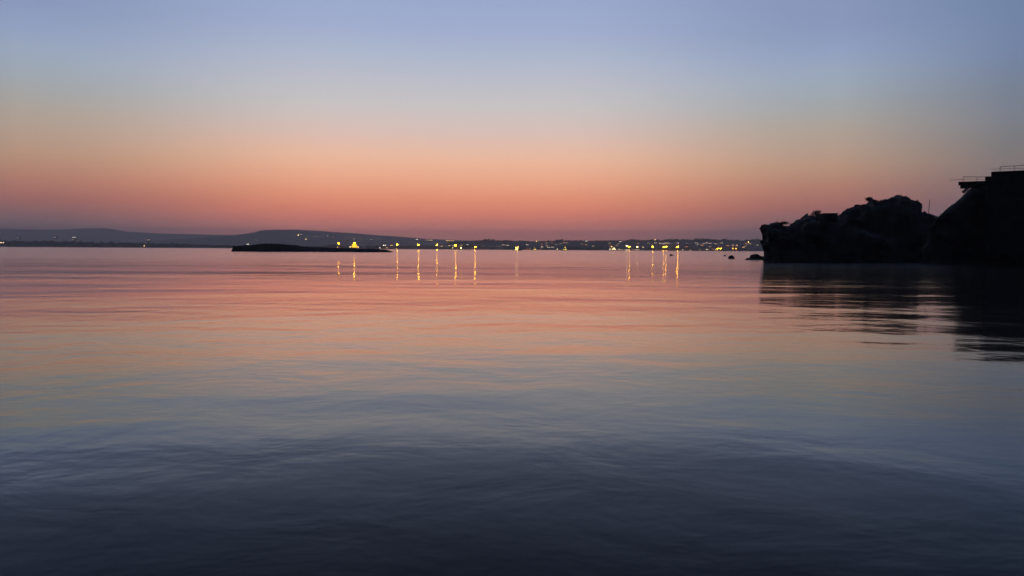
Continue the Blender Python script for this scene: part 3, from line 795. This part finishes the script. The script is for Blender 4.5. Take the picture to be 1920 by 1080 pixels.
for i, px in enumerate((803, 806, 809)): house(px, 450.3, 3600, 'low', G_dim, 'dim lit house in the row high above the third spaced lamp, ' + order(i, 3), HG, 1.5)
for i, (px, py) in enumerate(((944.5, 459), (952, 460))): house(px, py, 2700, 'tall', G_dim, order(i, 2) + ' of two dim houses beside the right end of the even string of lights', HG, 1.2)
for px, py in ((1017.5, 463), (1028, 464), (1035, 463.5), (1099, 452), (1162, 453), (989, 459)):
    house(px, py, 2900 if py < 455 else 2500, 'low', G_winw if py < 455 else G_dim, {1017.5: 'dim house above the orange light right of the greenish boat', 1028: 'dim house between the two lit boats', 1035: 'dim house left of the single white light', 1099: 'white lit house on the dark skyline right of the boats',
          1162: 'white lit house on the skyline above the quay', 989: 'dim house above the gap between the first two boats'}[px], HG, 1.2)
for i, px in enumerate((1228, 1237, 1244, 1248, 1252, 1258, 1270, 1288, 1290, 1304, 1308, 1318, 1324, 1332, 1342, 1352)):
    house(px, 455.5 + (i % 3) * 0.7, 2950, 'low', G_dim, 'dim pale house in the row above the amber lamps, ' + order(i, 16), HG, 1.3)
rt = random.Random(44)
TOWN_DIM = sorted((rt.uniform(1010, 1225), rt.uniform(455, 462)) for i in range(18))
for i, (px, py) in enumerate(TOWN_DIM):
    house(px, py, 2650 if py > 458 else 2950, 'low', G_faint if i % 3 else G_faintor, 'very faint house on the dark slope behind the boats and quay, ' + order(i, 18), HG, 1.1)
TOWN_R = sorted((rt.uniform(1285, 1420), rt.uniform(457, 464)) for i in range(14))
for i, (px, py) in enumerate(TOWN_R):
    house(px, py, 2650 if py > 459 else 2900, 'low', G_faint if i % 3 else G_faintor, 'very faint house on the dark slope left of the headland, ' + order(i, 14), HG, 1.1)
for px, py in ((1379.5, 460), (1393, 463.5), (1395.5, 466), (1401, 466), (1406, 457)):
    house(px, py, 2450 if py > 458 else 2950, 'tall', G_win, {1379.5: 'lit house above the small orange pair near the headland', 1393: 'upper left lit house of the trio beside the headland', 1395.5: 'lower left lit house of the trio beside the headland', 1401: 'right lit house of the trio beside the headland', 1406: 'lit house just below the white lamp beside the headland'}[px], HG, 1.0)

# ------------------------------------------------------------------ boats
def boat(px, Y, length, label, style):
    x = xat(px, Y)
    t = tag(empty('boat', (x, Y, 0)), label, 'boat', 'boats moored off the far shore')
    L2 = length / 2; st = 13; V = []
    for i in range(st):
        u = i / (st - 1); xx = -L2 + length * u
        w = length * 0.14 * (1 - max(0, (u - 0.55) / 0.45) ** 2.2) * (0.85 + 0.15 * min(1, u * 5))
        sh = length * (0.075 + 0.055 * abs(u - 0.35) ** 1.5 * 2)
        for (yy, zz) in ((-w, sh), (-w * 0.92, sh * 0.4), (-w * 0.5, -0.4), (w * 0.5, -0.4), (w * 0.92, sh * 0.4), (w, sh), (0, sh - 0.1), (-w, sh)):
            V.append((xx, yy, zz))
    h = grid_mesh('hull', V, st, 8, M_hull, smooth=False, parent=t)
    k = length / 12.0
    def P(name, m, *a, bev=0.03, parent=t):
        b = B(); box(b, *[v * k for v in a], bev); return link(name, b, m, parent)
    if style == 'tug':
        ca = P('deckhouse', M_cabin, -3.4, 1.2, -1.1, 1.1, 0.9, 2.6)
        wh = P('wheelhouse', M_cabin, -2.0, 0.6, -0.9, 0.9, 2.603, 4.2)
        for (wx) in (-1.5, -0.6, 0.2): P('window', G_boat, wx - .3, wx + .3, -0.93, -0.85, 3.1, 3.8, parent=wh)
        for (wx) in (-2.8, -1.6, -0.4): P('window', G_boat, wx - .3, wx + .3, -1.13, -1.05, 1.5, 2.1, parent=ca)
        P('funnel', M_hull, 1.3, 2.0, -0.35, 0.35, 0.9, 3.4)
    else:
        ca = P('cabin', M_cabin, -2.8, 1.4, -1.0, 1.0, 0.9, 2.4)
        for (wx) in (-2.2, -1.2, -0.2, 0.8): P('window', G_green, wx - .4, wx + .4, -1.03, -0.95, 1.3, 2.1, parent=ca)
        P('canopy', M_cabin, -3.2, 1.8, -1.1, 1.1, 2.403, 2.55)
    b = B(); tube(b, (0.9 * k, 0, 1.0 * k), (0.9 * k, 0, 5.4 * k), 0.08 * k, 0.04 * k, 6); ms = link('mast', b, M_darkmetal, t)
    b = B(); ball(b, (0.9 * k, 0, 5.4 * k), 0.34 * k, 1); link('mast_light', b, G_boat, ms)
    b = B(); ball(b, ((-2.6 if style == 'tug' else 3.0) * k, -0.4 * k, (4.5 if style == 'tug' else 2.0) * k), 0.36 * k, 1); link('deck_light', b, G_boat, t)
    return t
boat(970.5, 1020, 11.5, 'dark boat with lit wheelhouse and yellow deck lights, leftmost of three', 'tug')
boat(1001.5, 1300, 9.5, 'small boat with greenish yellow lit cabin, middle of three', 'launch')
boat(1058.5, 1300, 12, 'long low boat with yellow lit cabin, rightmost of three', 'launch')
